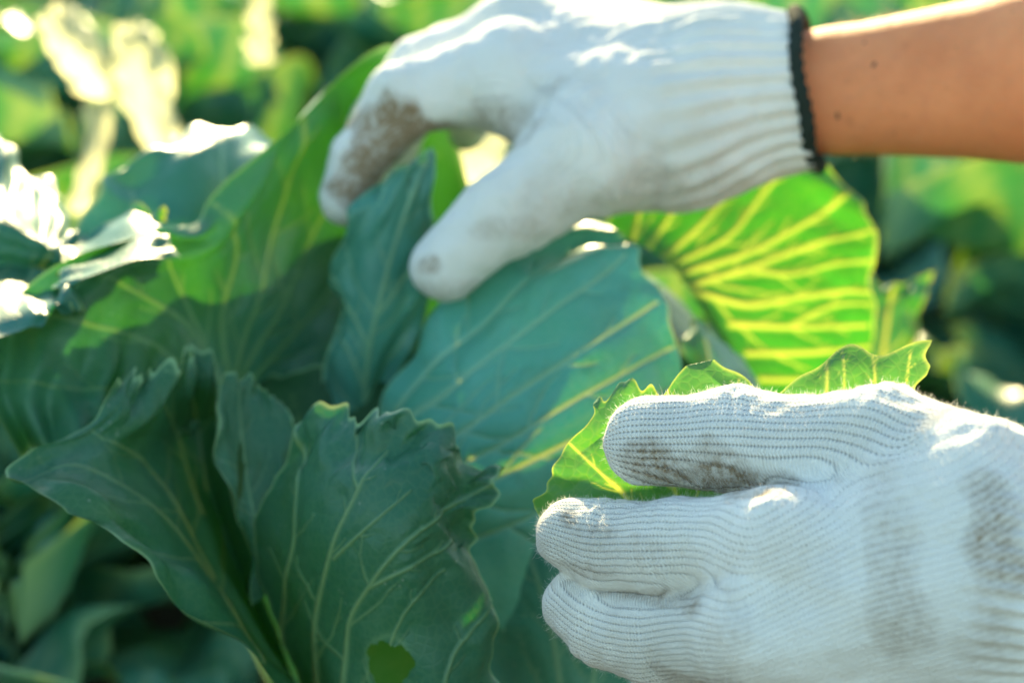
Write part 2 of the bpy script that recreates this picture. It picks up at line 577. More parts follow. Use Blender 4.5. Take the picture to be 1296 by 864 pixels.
# the solid head inside the leaves
def build_head():
    n, m = 90, 60
    th, ph = np.meshgrid(np.linspace(0, 2 * math.pi, n, endpoint=False), np.linspace(0.02, math.pi - 0.02, m))
    D = np.stack([np.sin(ph) * np.cos(th), np.sin(ph) * np.sin(th), np.cos(ph)], -1)
    r = 0.067 * (1 + 0.03 * Noise(4, 3, 16, 0.3, 1.2)(D.reshape(-1, 3)).reshape(th.shape))
    c = at(715, 520, 0.89)
    # wrapped leaf layers: low steps spiralling over the ball
    step = ((th / (2 * math.pi) * 3 + ph * 0.5) % 1.0)
    r = r * (1 + 0.035 * step)
    V = (c + D * r[..., None] * np.array([1, 1, 0.95])).reshape(-1, 3)
    i = np.arange(m - 1)[:, None] * n
    j = np.arange(n)[None]
    F = np.stack([i + j, i + n + j, i + n + (j + 1) % n, i + (j + 1) % n], -1).reshape(-1, 4)
    rib = np.abs(np.sin(th * 7 + 3 * np.sin(ph * 2))) ** 14
    o = mesh_obj('head', V, F, M_LEAF_SHADED, attrs={'vein': (rib * 0.8).ravel(), 'edge': (step.ravel() > 0.97) * 1.0})  # dark colour paints the shade in the gap beside the head
    keep_parent(o, main)


build_head()


def cone(p0, p1, r0, r1, n=14, name='stem', mat=None, parent=None):
    p0, p1 = np.asarray(p0, float), np.asarray(p1, float)
    a = p1 - p0
    a /= np.linalg.norm(a)
    s = np.cross(a, [0.3, 0.9, 0.2])
    s /= np.linalg.norm(s)
    t = np.cross(a, s)
    ang = np.linspace(0, 2 * math.pi, n, endpoint=False)
    m = 12
    V, F = [], []
    for k in range(m + 1):
        f = k / m
        r = (r0 + (r1 - r0) * f) * (1 + 0.10 * math.sin(k * 2.1))
        V.append(p0 + (p1 - p0) * f + r * (np.cos(ang)[:, None] * s + np.sin(ang)[:, None] * t))
    V = np.concatenate(V)
    for k in range(m):
        for j in range(n):
            F.append((k * n + j, k * n + (j + 1) % n, (k + 1) * n + (j + 1) % n, (k + 1) * n + j))
    o = mesh_obj(name, V, F, mat or M_STEM)
    if parent is not None:
        keep_parent(o, parent)
    return o


hc = at(715, 520, 0.89)
cone((hc[0], hc[1], -0.02), (hc[0], hc[1], hc[2] - 0.05), 0.020, 0.030, parent=main)

# wrapper leaf over the front of the head (under the upper thumb)
leaf_sheet('leaf', [
    [(470, 560, 0.805), (520, 625, 0.775), (575, 710, 0.762), (640, 800, 0.770)],
    [(505, 480, 0.805), (560, 540, 0.770), (625, 630, 0.758), (700, 740, 0.765)],
    [(548, 395, 0.812), (618, 455, 0.773), (690, 550, 0.760), (765, 690, 0.765)],
    [(625, 325, 0.822), (700, 380, 0.782), (770, 475, 0.768), (825, 620, 0.773)],
    [(710, 292, 0.832), (770, 335, 0.798), (825, 430, 0.785), (855, 560, 0.790)],
    [(785, 282, 0.828), (820, 335, 0.801), (858, 425, 0.791), (872, 520, 0.796)]], main,
    veins=[([(480, 590), (560, 560), (680, 480), (830, 385)], 8), ([(485, 560), (560, 500), (660, 420), (790, 330)], 6),
           ([(500, 530), (560, 450), (640, 380), (720, 310)], 5), ([(500, 620), (620, 570), (740, 500), (850, 440)], 6),
           ([(530, 660), (660, 590), (780, 530), (860, 480)], 6), ([(560, 700), (700, 640), (850, 560)], 5)],
    teeth=(0.02, 0.05, 0.06), ruffle=0.004, seed=21, vdepth=1, vraise=-0.0008, bulge=0.0014, every=60, nu=190, nv=210, mat=M_LEAF_HEAD)
# second wrapper just inside it, closing the head behind the thumb
leaf_sheet('leaf', [
    [(560, 620, 0.830), (660, 640, 0.815), (760, 620, 0.820)],
    [(560, 420, 0.845), (680, 440, 0.822), (780, 470, 0.825)],
    [(615, 350, 0.855), (710, 345, 0.845), (790, 400, 0.835)],
    [(690, 318, 0.870), (745, 322, 0.865), (785, 352, 0.855)]], main,
    veins=[([(680, 640), (700, 450), (760, 270)], 6), ([(620, 560), (640, 400), (680, 300)], 5), ([(760, 560), (790, 420), (830, 330)], 5)],
    teeth=(0, 0.04, 0.06), ruffle=0.004, seed=23, nu=80, nv=80, mat=M_LEAF_THICK)
# lower shaded leaf under the head
leaf_sheet('leaf', [
    [(560, 960, 0.795), (720, 980, 0.775), (900, 960, 0.775)],
    [(575, 820, 0.780), (720, 820, 0.760), (900, 830, 0.760)],
    [(590, 700, 0.777), (720, 700, 0.757), (900, 720, 0.760)],
    [(600, 615, 0.790), (710, 610, 0.775), (890, 640, 0.775)]], main,
    veins=[([(720, 960), (700, 800), (650, 640)], 6), ([(730, 960), (760, 800), (760, 650)], 6)],
    teeth=(0.03, 0.0, 0.06), ruffle=0.006, seed=25, nu=90, nv=90, mat=M_LEAF_THICK)

# leaf pinched between thumb and forefinger of the upper hand
leaf_sheet('leaf', [
    [(425, 640, 0.857), (455, 640, 0.847), (500, 640, 0.847)],
    [(408, 545, 0.844), (440, 540, 0.832), (486, 530, 0.837)],
    [(402, 475, 0.834), (448, 468, 0.822), (512, 452, 0.832)],
    [(420, 405, 0.827), (470, 392, 0.815), (545, 385, 0.827)],
    [(414, 345, 0.822), (478, 322, 0.810), (556, 305, 0.820)],
    [(432, 288, 0.812), (494, 258, 0.806), (546, 246, 0.816)],
    [(488, 222, 0.810), (532, 188, 0.806), (552, 184, 0.818)]], main,
    veins=[([(470, 620), (462, 480), (490, 340), (540, 190)], 6), ([(465, 500), (440, 440), (420, 400)], 4),
           ([(466, 440), (440, 380), (425, 345)], 4), ([(475, 400), (520, 340), (550, 290)], 4)],
    teeth=(0.10, 0.04, 0.05), tooth_f=11, ruffle=0.003, ruffle_f=4, seed=31, nu=90, nv=180, vdepth=1, mat=M_LEAF_THICK)

# sun-filled leaf behind the head, seen against the light
leaf_sheet('leaf', [
    [(765, 292, 0.875), (838, 330, 0.868), (892, 402, 0.860), (928, 484, 0.860), (930, 580, 0.870)],
    [(790, 235, 0.890), (850, 300, 0.882), (905, 385, 0.872), (945, 475, 0.870), (980, 600, 0.875)],
    [(870, 200, 0.905), (925, 265, 0.896), (970, 360, 0.885), (1000, 470, 0.882), (1040, 600, 0.885)],
    [(965, 192, 0.910), (1010, 250, 0.903), (1042, 350, 0.895), (1060, 465, 0.890), (1085, 580, 0.895)],
    [(1056, 216, 0.915), (1104, 280, 0.906), (1108, 375, 0.898), (1112, 460, 0.896), (1115, 560, 0.900)]], main,
    veins=[([(795, 330), (812, 262), (836, 215)], 5.9), ([(815, 320), (850, 272), (885, 215)], 5.9),
           ([(838, 328), (888, 285), (922, 242), (945, 200)], 6.7), ([(850, 335), (920, 302), (962, 250), (1000, 205)], 6.7),
           ([(858, 347), (930, 327), (985, 302), (1040, 270), (1085, 238)], 8.1),
           ([(866, 364), (940, 342), (1000, 320), (1045, 305), (1102, 296)], 8.1),
           ([(955, 343), (1000, 348), (1050, 336), (1105, 332)], 5.9),
           ([(872, 368), (945, 386), (1000, 378), (1060, 370), (1110, 372)], 8.1),
           ([(925, 410), (1000, 414), (1095, 413)], 7.4), ([(1000, 412), (1050, 388), (1100, 385)], 5.2),
           ([(945, 447), (1030, 446), (1105, 438)], 6.7), ([(960, 480), (1030, 480), (1100, 470)], 5.9)],
    teeth=(0.0, 0.0, 0.04), tooth_f=8, ruffle=0.006, ruffle_f=3, ruffle_sides=(0, 0, 1), seed=41, vdepth=2, every=30, mat=M_LEAF_GLOW,
    blen=0.42, spread=0.6, nu=190, nv=190, vraise=0.0012)
# its pale base lobe beside the head
leaf_sheet('leaf', [
    [(860, 640, 0.850), (920, 650, 0.840), (1000, 650, 0.850)],
    [(868, 540, 0.850), (925, 545, 0.835), (990, 560, 0.845)],
    [(866, 440, 0.855), (905, 460, 0.840), (965, 505, 0.850)],
    [(872, 395, 0.862), (895, 410, 0.850), (945, 465, 0.855)]], main,
    veins=[([(910, 640), (905, 520), (890, 400)], 6), ([(930, 620), (940, 540), (955, 490)], 5)],
    teeth=(0.05, 0.05, 0.06), ruffle=0.003, seed=43, nu=80, nv=90, mat=M_LEAF_MINT)
# dull leaf further behind it
leaf_sheet('leaf', [
    [(985, 640, 0.960), (1060, 640, 0.955), (1130, 630, 0.960)],
    [(1030, 500, 0.960), (1090, 495, 0.950), (1150, 480, 0.955)],
    [(1070, 400, 0.965), (1115, 405, 0.955), (1168, 390, 0.960)],
    [(1085, 330, 0.970), (1125, 355, 0.960), (1190, 335, 0.965)]], main,
    veins=[([(1070, 620), (1110, 480), (1130, 360)], 8), ([(1100, 520), (1150, 440), (1180, 350)], 6)],
    teeth=(0.03, 0.04, 0.06), ruffle=0.005, seed=45, nu=80, nv=90)

# leaf held by the lower hand
leaf_sheet('leaf', [
    [(700, 700, .632), (770, 730, .628), (880, 740, .626), (1010, 740, .628), (1150, 700, .634)],
    [(676, 632, .628), (765, 650, .623), (870, 665, .622), (1010, 660, .624), (1148, 620, .630)],
    [(694, 588, .624), (775, 592, .621), (866, 600, .621), (1010, 590, .622), (1150, 560, .628)],
    [(738, 536, .624), (795, 538, .621), (866, 540, .621), (1010, 520, .623), (1160, 505, .629)],
    [(758, 494, .626), (806, 466, .625), (872, 462, .626), (1015, 432, .629), (1192, 424, .634)]], main,
    veins=[([(860, 730), (800, 640), (720, 560)], 5), ([(845, 700), (790, 625), (762, 600)], 6), ([(880, 700), (850, 600), (845, 485)], 5),
           ([(950, 690), (940, 560), (935, 478)], 4), ([(980, 690), (972, 560), (965, 470)], 4),
           ([(1030, 690), (1042, 560), (1046, 440)], 6), ([(1070, 690), (1068, 560), (1066, 442)], 4),
           ([(1090, 680), (1105, 560), (1104, 437)], 5), ([(1120, 670), (1135, 560), (1150, 445)], 4)],
    teeth=(0.04, 0.02, 0.11), tooth_f=9, ruffle=0.002, ruffle_f=4, ruffle_sides=(1, 0, 1), seed=55, vdepth=1, every=26,
    nu=240, nv=150, mat=M_LEAF_YOUNG, crumple=0.0003)

# big spread leaf at the back left
leaf_sheet('leaf', [
    [(272, 560, .800), (274, 540, .80), (276, 520, .80), (280, 505, .805), (285, 495, .81), (290, 490, .815), (298, 490, .82), (310, 500, .83), (330, 530, .84), (370, 590, .84)],
    [(190, 560, .775), (190, 510, .780), (195, 450, .785), (215, 410, .79), (240, 395, .80), (270, 395, .805), (310, 380, .825), (350, 380, .85), (400, 420, .88), (450, 500, .87)],
    [(100, 575, .755), (95, 500, .76), (100, 425, .765), (150, 358, .775), (215, 335, .79), (275, 325, .80), (330, 270, .835), (385, 250, .87), (450, 330, .91), (520, 430, .90)],
    [(28, 600, .75), (-20, 510, .75), (-25, 415, .755), (85, 318, .765), (190, 282, .78), (285, 262, .795), (392, 100, .85), (512, 45, .90), (590, 180, .94), (640, 330, .93)]], main,
    veins=[([(285, 520), (262, 440), (228, 370), (200, 300)], 5.3), ([(284, 500), (240, 415), (180, 375), (105, 335)], 5.9),
           ([(280, 520), (200, 440), (110, 410), (0, 385)], 5.3), ([(278, 540), (180, 500), (80, 490), (0, 480)], 4.0),
           ([(288, 480), (280, 400), (296, 330), (290, 266)], 5.3), ([(292, 480), (325, 380), (362, 240), (410, 90)], 5.3),
           ([(295, 490), (360, 380), (420, 240), (500, 70)], 4.6), ([(300, 500), (390, 400), (470, 300), (560, 190)], 4.6)],
    teeth=(0.03, 0.0, 0.05), tooth_f=10, ruffle=0.008, ruffle_f=5, ruffle_sides=(1, 0, 1), seed=61, vdepth=1, every=50,
    nu=260, nv=200, mat=M_LEAF_BACK)
# turned-over rim of that leaf, lying flat in the sun
leaf_sheet('leaf', [
    [(66, 372, .735), (130, 345, .742), (185, 326, .752), (232, 326, .765)],
    [(70, 350, .755), (125, 325, .762), (178, 300, .77), (212, 298, .78)],
    [(78, 318, .79), (120, 304, .795), (165, 276, .80), (204, 278, .805)],
    [(84, 306, .80), (122, 298, .805), (176, 264, .812), (218, 280, .815)]], main,
    teeth=(0.05, 0.05, 0.05), ruffle=0.003, seed=63, nu=70, nv=50)
# wavy sunlit leaf coming in from the left
leaf_sheet('leaf', [
    [(-160, 470, .70), (-60, 450, .71), (30, 420, .725), (95, 395, .735)],
    [(-170, 400, .73), (-70, 394, .735), (30, 386, .74), (112, 378, .745)],
    [(-160, 345, .79), (-70, 340, .795), (20, 345, .80), (108, 350, .80)],
    [(-160, 310, .795), (-70, 305, .80), (25, 318, .803), (110, 340, .805)],
    [(-150, 285, .80), (-60, 262, .805), (25, 285, .808), (107, 328, .81)],
    [(-145, 235, .86), (-60, 205, .862), (24, 236, .866), (102, 310, .86)],
    [(-140, 205, .90), (-60, 160, .90), (22, 195, .905), (100, 300, .89)]], main,
    veins=[([(-100, 450), (-20, 340), (10, 200)], 8), ([(-60, 420), (40, 350), (80, 290)], 6)],
    teeth=(0.0, 0.03, 0.04), ruffle=0.009, ruffle_f=5, seed=65, nu=130, nv=130)

# teal leaf behind it, its top bent over into the sun
leaf_sheet('leaf', [
    [(215, 560, .85), (300, 600, .86), (400, 620, .88), (480, 620, .90)],
    [(95, 400, .84), (260, 400, .85), (380, 420, .89), (490, 430, .92)],
    [(85, 310, .845), (245, 300, .855), (370, 310, .90), (490, 320, .93)],
    [(128, 240, .855), (255, 222, .865), (370, 235, .91), (490, 250, .94)],
    [(190, 194, .872), (272, 180, .885), (370, 200, .93), (480, 215, .955)],
    [(222, 176, .905), (278, 164, .915), (370, 190, .945), (470, 205, .965)]], main,
    veins=[([(330, 590), (290, 400), (280, 170)], 8), ([(290, 440), (200, 330), (165, 240)], 6), ([(300, 480), (400, 340), (450, 220)], 6)],
    teeth=(0.03, 0.03, 0.04), ruffle=0.006, seed=81, nu=130, nv=110, vdepth=1, mat=M_LEAF_THICK)
# added low leaf between the front leaf and the head, blocks sun leaking through
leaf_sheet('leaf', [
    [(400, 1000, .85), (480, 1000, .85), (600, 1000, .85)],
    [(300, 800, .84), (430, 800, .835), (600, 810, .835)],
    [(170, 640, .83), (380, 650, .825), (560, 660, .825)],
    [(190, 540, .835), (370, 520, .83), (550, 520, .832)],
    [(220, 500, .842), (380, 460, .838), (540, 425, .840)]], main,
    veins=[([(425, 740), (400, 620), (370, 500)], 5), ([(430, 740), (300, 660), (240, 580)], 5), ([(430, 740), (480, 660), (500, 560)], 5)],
    teeth=(0.03, 0.03, 0.05), ruffle=0.004, seed=83, nu=70, nv=70, mat=M_LEAF_SHADED)

# the spoon-shaped leaf in front: right half, then left half, then the torn flap between them
leaf_sheet('leaf', [
    [(420, 985, .735), (480, 1000, .70), (560, 1000, .69), (660, 990, .70)],
    [(385, 880, .735), (450, 885, .690), (540, 880, .672), (648, 880, .69)],
    [(345, 780, .738), (420, 780, .688), (520, 775, .665), (634, 790, .685)],
    [(318, 690, .735), (395, 690, .685), (505, 690, .660), (606, 705, .680)],
    [(336, 628, .722), (412, 620, .680), (515, 630, .661), (612, 655, .680)],
    [(368, 568, .712), (432, 570, .682), (528, 585, .667), (634, 622, .685)],
    [(396, 505, .708), (462, 510, .690), (548, 535, .680), (626, 592, .692)]], main,
    veins=[([(410, 960), (360, 820), (372, 680), (380, 600), (384, 540)], 5),
           ([(420, 960), (400, 810), (420, 700), (455, 620), (490, 570)], 6), ([(455, 618), (446, 580), (452, 530)], 4),
           ([(440, 960), (440, 810), (470, 740), (530, 670), (615, 615)], 6),
           ([(425, 705), (475, 660), (520, 620)], 4), ([(470, 742), (540, 705), (575, 680)], 4),
           ([(470, 960), (500, 800), (560, 720)], 4), ([(540, 960), (570, 830), (620, 750)], 4)],
    teeth=(0.02, 0.055, 0.06), tooth_f=13, ruffle=0.005, ruffle_f=3.5, ruffle_sides=(0, 1, 1), seed=71, vdepth=2, every=48,
    blen=0.3, holes=[(491, 835, 26, 31)], nu=220, nv=260, mat=M_LEAF_FRONT_SHADED, vraise=0.0009)
leaf_sheet('leaf', [
    [(359, 880, .685), (400, 900, .715), (410, 930, 0.773), (430, 960, 0.778)],
    [(259, 800, .672), (325, 820, .71), (360, 850, 0.783), (385, 880, 0.778)],
    [(192, 728, .664), (270, 750, .70), (318, 780, 0.788), (350, 790, 0.773)],
    [(129, 668, .662), (220, 700, .695), (290, 710, 0.793), (322, 700, 0.773)],
    [(74, 636, .664), (180, 650, .69), (262, 640, 0.793), (300, 640, 0.778)],
    [(-14, 606, .672), (140, 605, .70), (240, 590, 0.788), (285, 585, 0.783)],
    [(36, 574, .69), (150, 565, .71), (228, 540, 0.783), (275, 530, 0.788)],
    [(112, 530, .705), (185, 518, .72), (235, 495, 0.756), (270, 480, 0.768)],
    [(158, 462, .725), (206, 446, .735), (236, 432, 0.756), (266, 438, 0.771)]], main,
    veins=[([(330, 840), (265, 730), (190, 640), (100, 590), (20, 605)], 3.5), ([(270, 730), (225, 650), (175, 580), (115, 545)], 3.5),
           ([(255, 650), (235, 590), (215, 530), (205, 450)], 3), ([(262, 620), (255, 560), (245, 500), (236, 440)], 3)],
    teeth=(0.045, 0.0, 0.05), tooth_f=12, ruffle=0.0045, ruffle_f=4, ruffle_sides=(1, 0, 1), seed=73, vdepth=1, every=44,
    nu=200, nv=240, mat=M_LEAF_FRONT_SHADED)
leaf_sheet('leaf', [
    [(330, 760, .745), (345, 740, .735), (365, 720, .735)],
    [(300, 660, .735), (325, 650, .735), (352, 640, .742)],
    [(274, 580, .732), (318, 585, .745), (372, 580, .748)],
    [(270, 520, .738), (318, 525, .752), (376, 545, .752)],
    [(284, 462, .75), (322, 478, .758), (362, 510, .756)]], main,
    veins=[([(345, 740), (310, 600), (300, 480)], 4)], holes=[(302, 590, 5, 42)],
    teeth=(0.03, 0.03, 0.06), ruffle=0.002, seed=75, nu=70, nv=120, mat=M_LEAF_FRONT_SHADED)
# low outer leaves, bottom left, coloured dark for shade
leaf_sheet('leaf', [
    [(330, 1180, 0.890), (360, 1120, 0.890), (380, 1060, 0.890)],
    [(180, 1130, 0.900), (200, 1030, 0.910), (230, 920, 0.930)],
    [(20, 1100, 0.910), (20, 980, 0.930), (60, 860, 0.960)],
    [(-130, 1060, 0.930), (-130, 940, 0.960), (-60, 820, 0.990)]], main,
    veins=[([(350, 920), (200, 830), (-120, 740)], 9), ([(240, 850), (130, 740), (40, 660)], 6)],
    teeth=(0.03, 0.03, 0.05), ruffle=0.012, seed=77, nu=90, nv=90, mat=M_LEAF_SHADED)

# ------------------------------------------------------------------ cabbages of the field behind
def generic_leaf(L, Wd, a0, a1, cup, ruf, seed, n=34):
    v, u = np.meshgrid(np.linspace(0, 1, n), np.linspace(-1, 1, n), indexing='ij')
    phi = a0 + (a1 - a0) * v[:, :1] ** 1.3
    ds = L / (n - 1)
    y = np.cumsum(np.cos(phi) * ds, axis=0)
    z = np.cumsum(np.sin(phi) * ds, axis=0)
    r = np.random.default_rng(seed)
    prof = (0.16 + 0.84 * np.sin(np.clip(v, 0, 1) ** 0.8 * math.pi * 0.80) ** 0.9) * np.sqrt(np.clip(1.02 - v ** 7, 0.02, 1))
    wob = Noise(seed, 1, 8, 1.0, 3.0)(v.ravel() * 2 + np.sign(u.ravel()) * 3).reshape(v.shape)
    hw = Wd / 2 * prof * (1 + 0.06 * wob)
    x = u * hw
    rf = Noise(seed + 1, 2, 14, 0.7, 1.9)(np.stack([u.ravel(), v.ravel() * 2], 1)).reshape(v.shape)
    edge = np.maximum(np.abs(u), v)
    lift = cup * u ** 2 * prof + ruf * rf * np.clip(edge - 0.35, 0, 1) ** 1.5
    ny, nz_ = -np.sin(phi), np.cos(phi)
    V = np.stack([x, y + ny * lift, z + nz_ * lift], -1).reshape(-1, 3)
    i = (np.arange(n - 1)[:, None] * n + np.arange(n - 1)[None]).ravel()
    F = np.stack([i, i + 1, i + n + 1, i + n], 1)
    s = np.exp(-(np.abs(u) * hw / (0.007 * (1.1 - v))) ** 2)
    for k in range(7):
        v0 = 0.08 + 0.11 * k
        s = np.maximum(s, 0.8 * np.exp(-(np.abs(v - v0 - 0.30 * np.abs(u) ** 0.8) * L / 0.0035) ** 2))
    eg = np.exp(-((1 - np.maximum(np.abs(u), v)) / 0.02) ** 2)
    return V, F, {'vein': s.ravel(), 'edge': eg.ravel()}


R_ = math.radians
LEAF_KINDS = [generic_leaf(*a) for a in (
    (0.25, 0.24, R_(42), R_(-22), 0.040, 0.035, 101), (0.27, 0.25, R_(30), R_(-30), 0.030, 0.045, 102),
    (0.23, 0.23, R_(62), R_(5), 0.055, 0.030, 103), (0.22, 0.20, R_(72), R_(28), 0.060, 0.025, 104),
    (0.17, 0.17, R_(85), R_(62), 0.050, 0.016, 105), (0.15, 0.15, R_(95), R_(110), 0.060, 0.010, 106))]
leaf_meshes = []
for k, (V, F, A) in enumerate(LEAF_KINDS):
    o = mesh_obj('leaf', V, F, M_LEAF_FIELD, attrs=A)
    leaf_meshes.append(o.data)
    bpy.data.objects.remove(o)


def field_cabbage(x, y, scale, rot, seed, label, group):
    r = random.Random(seed)
    root = empty('cabbage_plant', (x, y, 0), label, 'cabbage', group)
    root.scale = (scale,) * 3
    root.rotation_euler.z = rot
    st = bpy.data.objects.new('stem', stem_mesh)
    COL.objects.link(st)
    st.parent = root
    rings = [(7, (0, 1), 0.045, 0.02), (6, (2, 0), 0.07, 0.018), (5, (3, 2), 0.10, 0.015), (4, (4, 4), 0.12, 0.02), (3, (5, 5), 0.13, 0.035)]
    for n, kinds, z, rad in rings:
        a0 = r.uniform(0, 6.28)
        for j in range(n):
            a = a0 + j * 2 * math.pi / n + r.uniform(-0.2, 0.2)
            lf = bpy.data.objects.new('leaf', leaf_meshes[r.choice(kinds)])
            COL.objects.link(lf)
            lf.parent = root
            lf.location = (-math.sin(a) * rad, math.cos(a) * rad, z + r.uniform(-0.01, 0.01))
            lf.rotation_euler = (r.uniform(-0.22, 0.2), r.uniform(-0.2, 0.2), a)
            s = r.uniform(0.85, 1.18)
            lf.scale = (s, s, s * r.uniform(0.9, 1.1))
    return root


_s = cone((0, 0, -0.02), (0, 0, 0.15), 0.018, 0.026)
stem_mesh = _s.data
bpy.data.objects.remove(_s)

GRP = 'cabbages of the field behind'
LAB = 'out of focus green cabbage growing in the field behind the gloved hands'
r = random.Random(5)
k = 0
for row, y in enumerate([1.95, 2.35, 2.55, 3.1, 3.65, 4.3, 5.0, 5.8, 6.8]):
    half = 0.25 * y + 0.32
    x = -half - r.uniform(0, 0.2)
    while x < half:
        k += 1
        field_cabbage(x + r.uniform(-0.05, 0.05), y + r.uniform(-0.08, 0.08), r.uniform(1.0, 1.3), r.uniform(0, 6.28), 200 + k, LAB, GRP)
        x += 0.46
# neighbours in the same row as the held plant
field_cabbage(-0.30, 1.14, 0.78, 2.1, 303, 'small cabbage added to shade the ground behind the leaf spread at the back', None)  # added plant, mostly hidden, keeps sun off the low ground
field_cabbage(0.46, 1.50, 0.95, 0.3, 304, 'out of focus cabbage behind the sunlit veined leaf under the forearm', None)
near_left = field_cabbage(-0.27, 1.38, 0.95, 0.4, 301, 'out of focus cabbage with upright leaves coloured near white for sun glare', None)
near_mid = field_cabbage(0.0, 1.40, 0.9, 1.4, 302, 'out of focus cabbage seen through the gap between upper thumb and forefinger', None)



def world_leaf(root, ctrl, **kw):
    """a leaf placed in the scene that belongs to a scaled and turned plant"""
    o = leaf_sheet('leaf', ctrl, None, **kw)
    o.parent = root
    M_ = Matrix.LocRotScale(root.location, root.rotation_euler, root.scale)
    o.matrix_parent_inverse = M_.inverted()
    return o


# upright leaves of the near plants, sun glare painted as pale colour
PALE = [
    (near_left, [[(128, 128, 1.30), (140, 122, 1.29), (152, 116, 1.30)], [(88, 100, 1.31), (112, 76, 1.29), (140, 62, 1.31)],
                 [(58, 62, 1.32), (84, 44, 1.30), (112, 26, 1.32)], [(44, 26, 1.33), (62, 10, 1.32), (88, 2, 1.33)]]),
    (near_left, [[(196, 196, 1.28), (208, 196, 1.27), (222, 194, 1.28)], [(150, 130, 1.30), (184, 130, 1.28), (222, 130, 1.30)],
                 [(142, 70, 1.31), (178, 68, 1.29), (214, 74, 1.31)], [(152, 34, 1.32), (176, 24, 1.31), (202, 42, 1.32)]]),
    (near_left, [[(88, 270, 1.24), (99, 272, 1.235), (110, 272, 1.24)], [(98, 225, 1.25), (110, 226, 1.243), (124, 226, 1.25)],
                 [(108, 170, 1.27), (122, 170, 1.262), (138, 170, 1.27)], [(112, 126, 1.29), (128, 124, 1.282), (146, 122, 1.29)]]),
    (near_mid, [[(575, 260, 1.36), (590, 262, 1.35), (606, 258, 1.36)], [(556, 220, 1.37), (592, 214, 1.35), (632, 214, 1.37)],
                [(550, 180, 1.38), (594, 176, 1.36), (640, 176, 1.38)], [(566, 150, 1.39), (596, 146, 1.38), (626, 150, 1.39)]]),
    (near_left, [[(316, 80, 1.50), (328, 82, 1.49), (342, 80, 1.50)], [(312, 40, 1.51), (328, 40, 1.50), (346, 40, 1.51)],
                 [(312, -20, 1.53), (328, -20, 1.52), (346, -20, 1.53)]])]
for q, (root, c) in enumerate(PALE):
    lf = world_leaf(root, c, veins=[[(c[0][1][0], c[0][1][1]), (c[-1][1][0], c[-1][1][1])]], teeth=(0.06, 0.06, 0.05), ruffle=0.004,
                    seed=90 + 3 * q, nu=36, nv=44, mat=M_LEAF_GLARE)

# ------------------------------------------------------------------ gloves: smooth bodies from round-ended limbs
def smin(a, b, k):
    h = np.clip(0.5 + 0.5 * (b - a) / k, 0, 1)
    return b + (a - b) * h - k * h * (1 - h)


def seg_sdf(P, a, b, ra, rb):
    ab = b - a
    pa = P - a
    h = np.clip(pa @ ab / (ab @ ab), 0, 1)
    d = np.linalg.norm(pa - h[:, None] * ab, axis=1)
    return d - (ra + (rb - ra) * h)


def chain_sdf(P, pts, rad, k):
    d = None
    for i in range(len(pts) - 1):
        s = seg_sdf(P, pts[i], pts[i + 1], rad[i], rad[i + 1])
        d = s if d is None else smin(d, s, k)
    return d


def surface_nets(f, lo, hi, h):
    n = np.ceil((hi - lo) / h).astype(int) + 1
    ax = [lo[i] + h * np.arange(n[i]) for i in range(3)]
    G = np.stack(np.meshgrid(*ax, indexing='ij'), -1).reshape(-1, 3)
    Fv = np.empty(len(G), np.float32)
    for s in range(0, len(G), 400000):
        Fv[s:s + 400000] = f(G[s:s + 400000])
    Fv = Fv.reshape(n)
    acc = np.zeros((*(n - 1), 3), np.float32)
    cnt = np.zeros(n - 1, np.float32)
    for axis in range(3):
        o1, o2 = [a for a in range(3) if a != axis]
        for d1 in (0, 1):
            for d2 in (0, 1):
                sl0 = [None] * 3
                sl0[axis] = slice(0, n[axis] - 1)
                sl0[o1] = slice(d1, n[o1] - 1 + d1)
                sl0[o2] = slice(d2, n[o2] - 1 + d2)
                sl1 = list(sl0)
                sl1[axis] = slice(1, n[axis])
                a, b = Fv[tuple(sl0)], Fv[tuple(sl1)]
                m = (a < 0) != (b < 0)
                t = np.where(m, a / np.where(m, a - b, 1), 0)
                p = np.zeros((*(n - 1), 3), np.float32)
                p[..., axis] = t
                p[..., o1] = d1
                p[..., o2] = d2
                acc += p * m[..., None]
                cnt += m
    act = cnt > 0
    idx = -np.ones(n - 1, np.int64)
    idx[act] = np.arange(act.sum())
    ijk = np.argwhere(act)
    V = lo + h * (ijk + acc[act] / cnt[act][:, None])
    quads = []
    for axis in range(3):
        o1, o2 = (axis + 1) % 3, (axis + 2) % 3
        sl0 = [slice(1, n[i] - 1) for i in range(3)]
        sl0[axis] = slice(0, n[axis] - 1)
        sl1 = list(sl0)
        sl1[axis] = slice(1, n[axis])
        a, b = Fv[tuple(sl0)] < 0, Fv[tuple(sl1)] < 0
        m = np.argwhere(a != b)
        s = a[tuple(m.T)]
        base = m.copy()
        base[:, o1] += 1
        base[:, o2] += 1
        def cell(d1, d2):
            c = base.copy()
            c[:, o1] -= d1
            c[:, o2] -= d2
            return idx[tuple(c.T)]
        q = np.stack([cell(1, 1), cell(0, 1), cell(0, 0), cell(1, 0)], 1)
        q[~s] = q[~s][:, ::-1]
        quads.append(q)
    return V, np.concatenate(quads)


def grad(f, V, e=0.0004):
    g = np.stack([f(V + np.eye(3)[i] * e) - f(V - np.eye(3)[i] * e) for i in range(3)], 1) / (2 * e)
    return g


def project(f, V, n=2):
    for _ in range(n):
        g = grad(f, V)
        V = V - g * (f(V) / (np.sum(g * g, 1) + 1e-9))[:, None] * 0.9
    return V


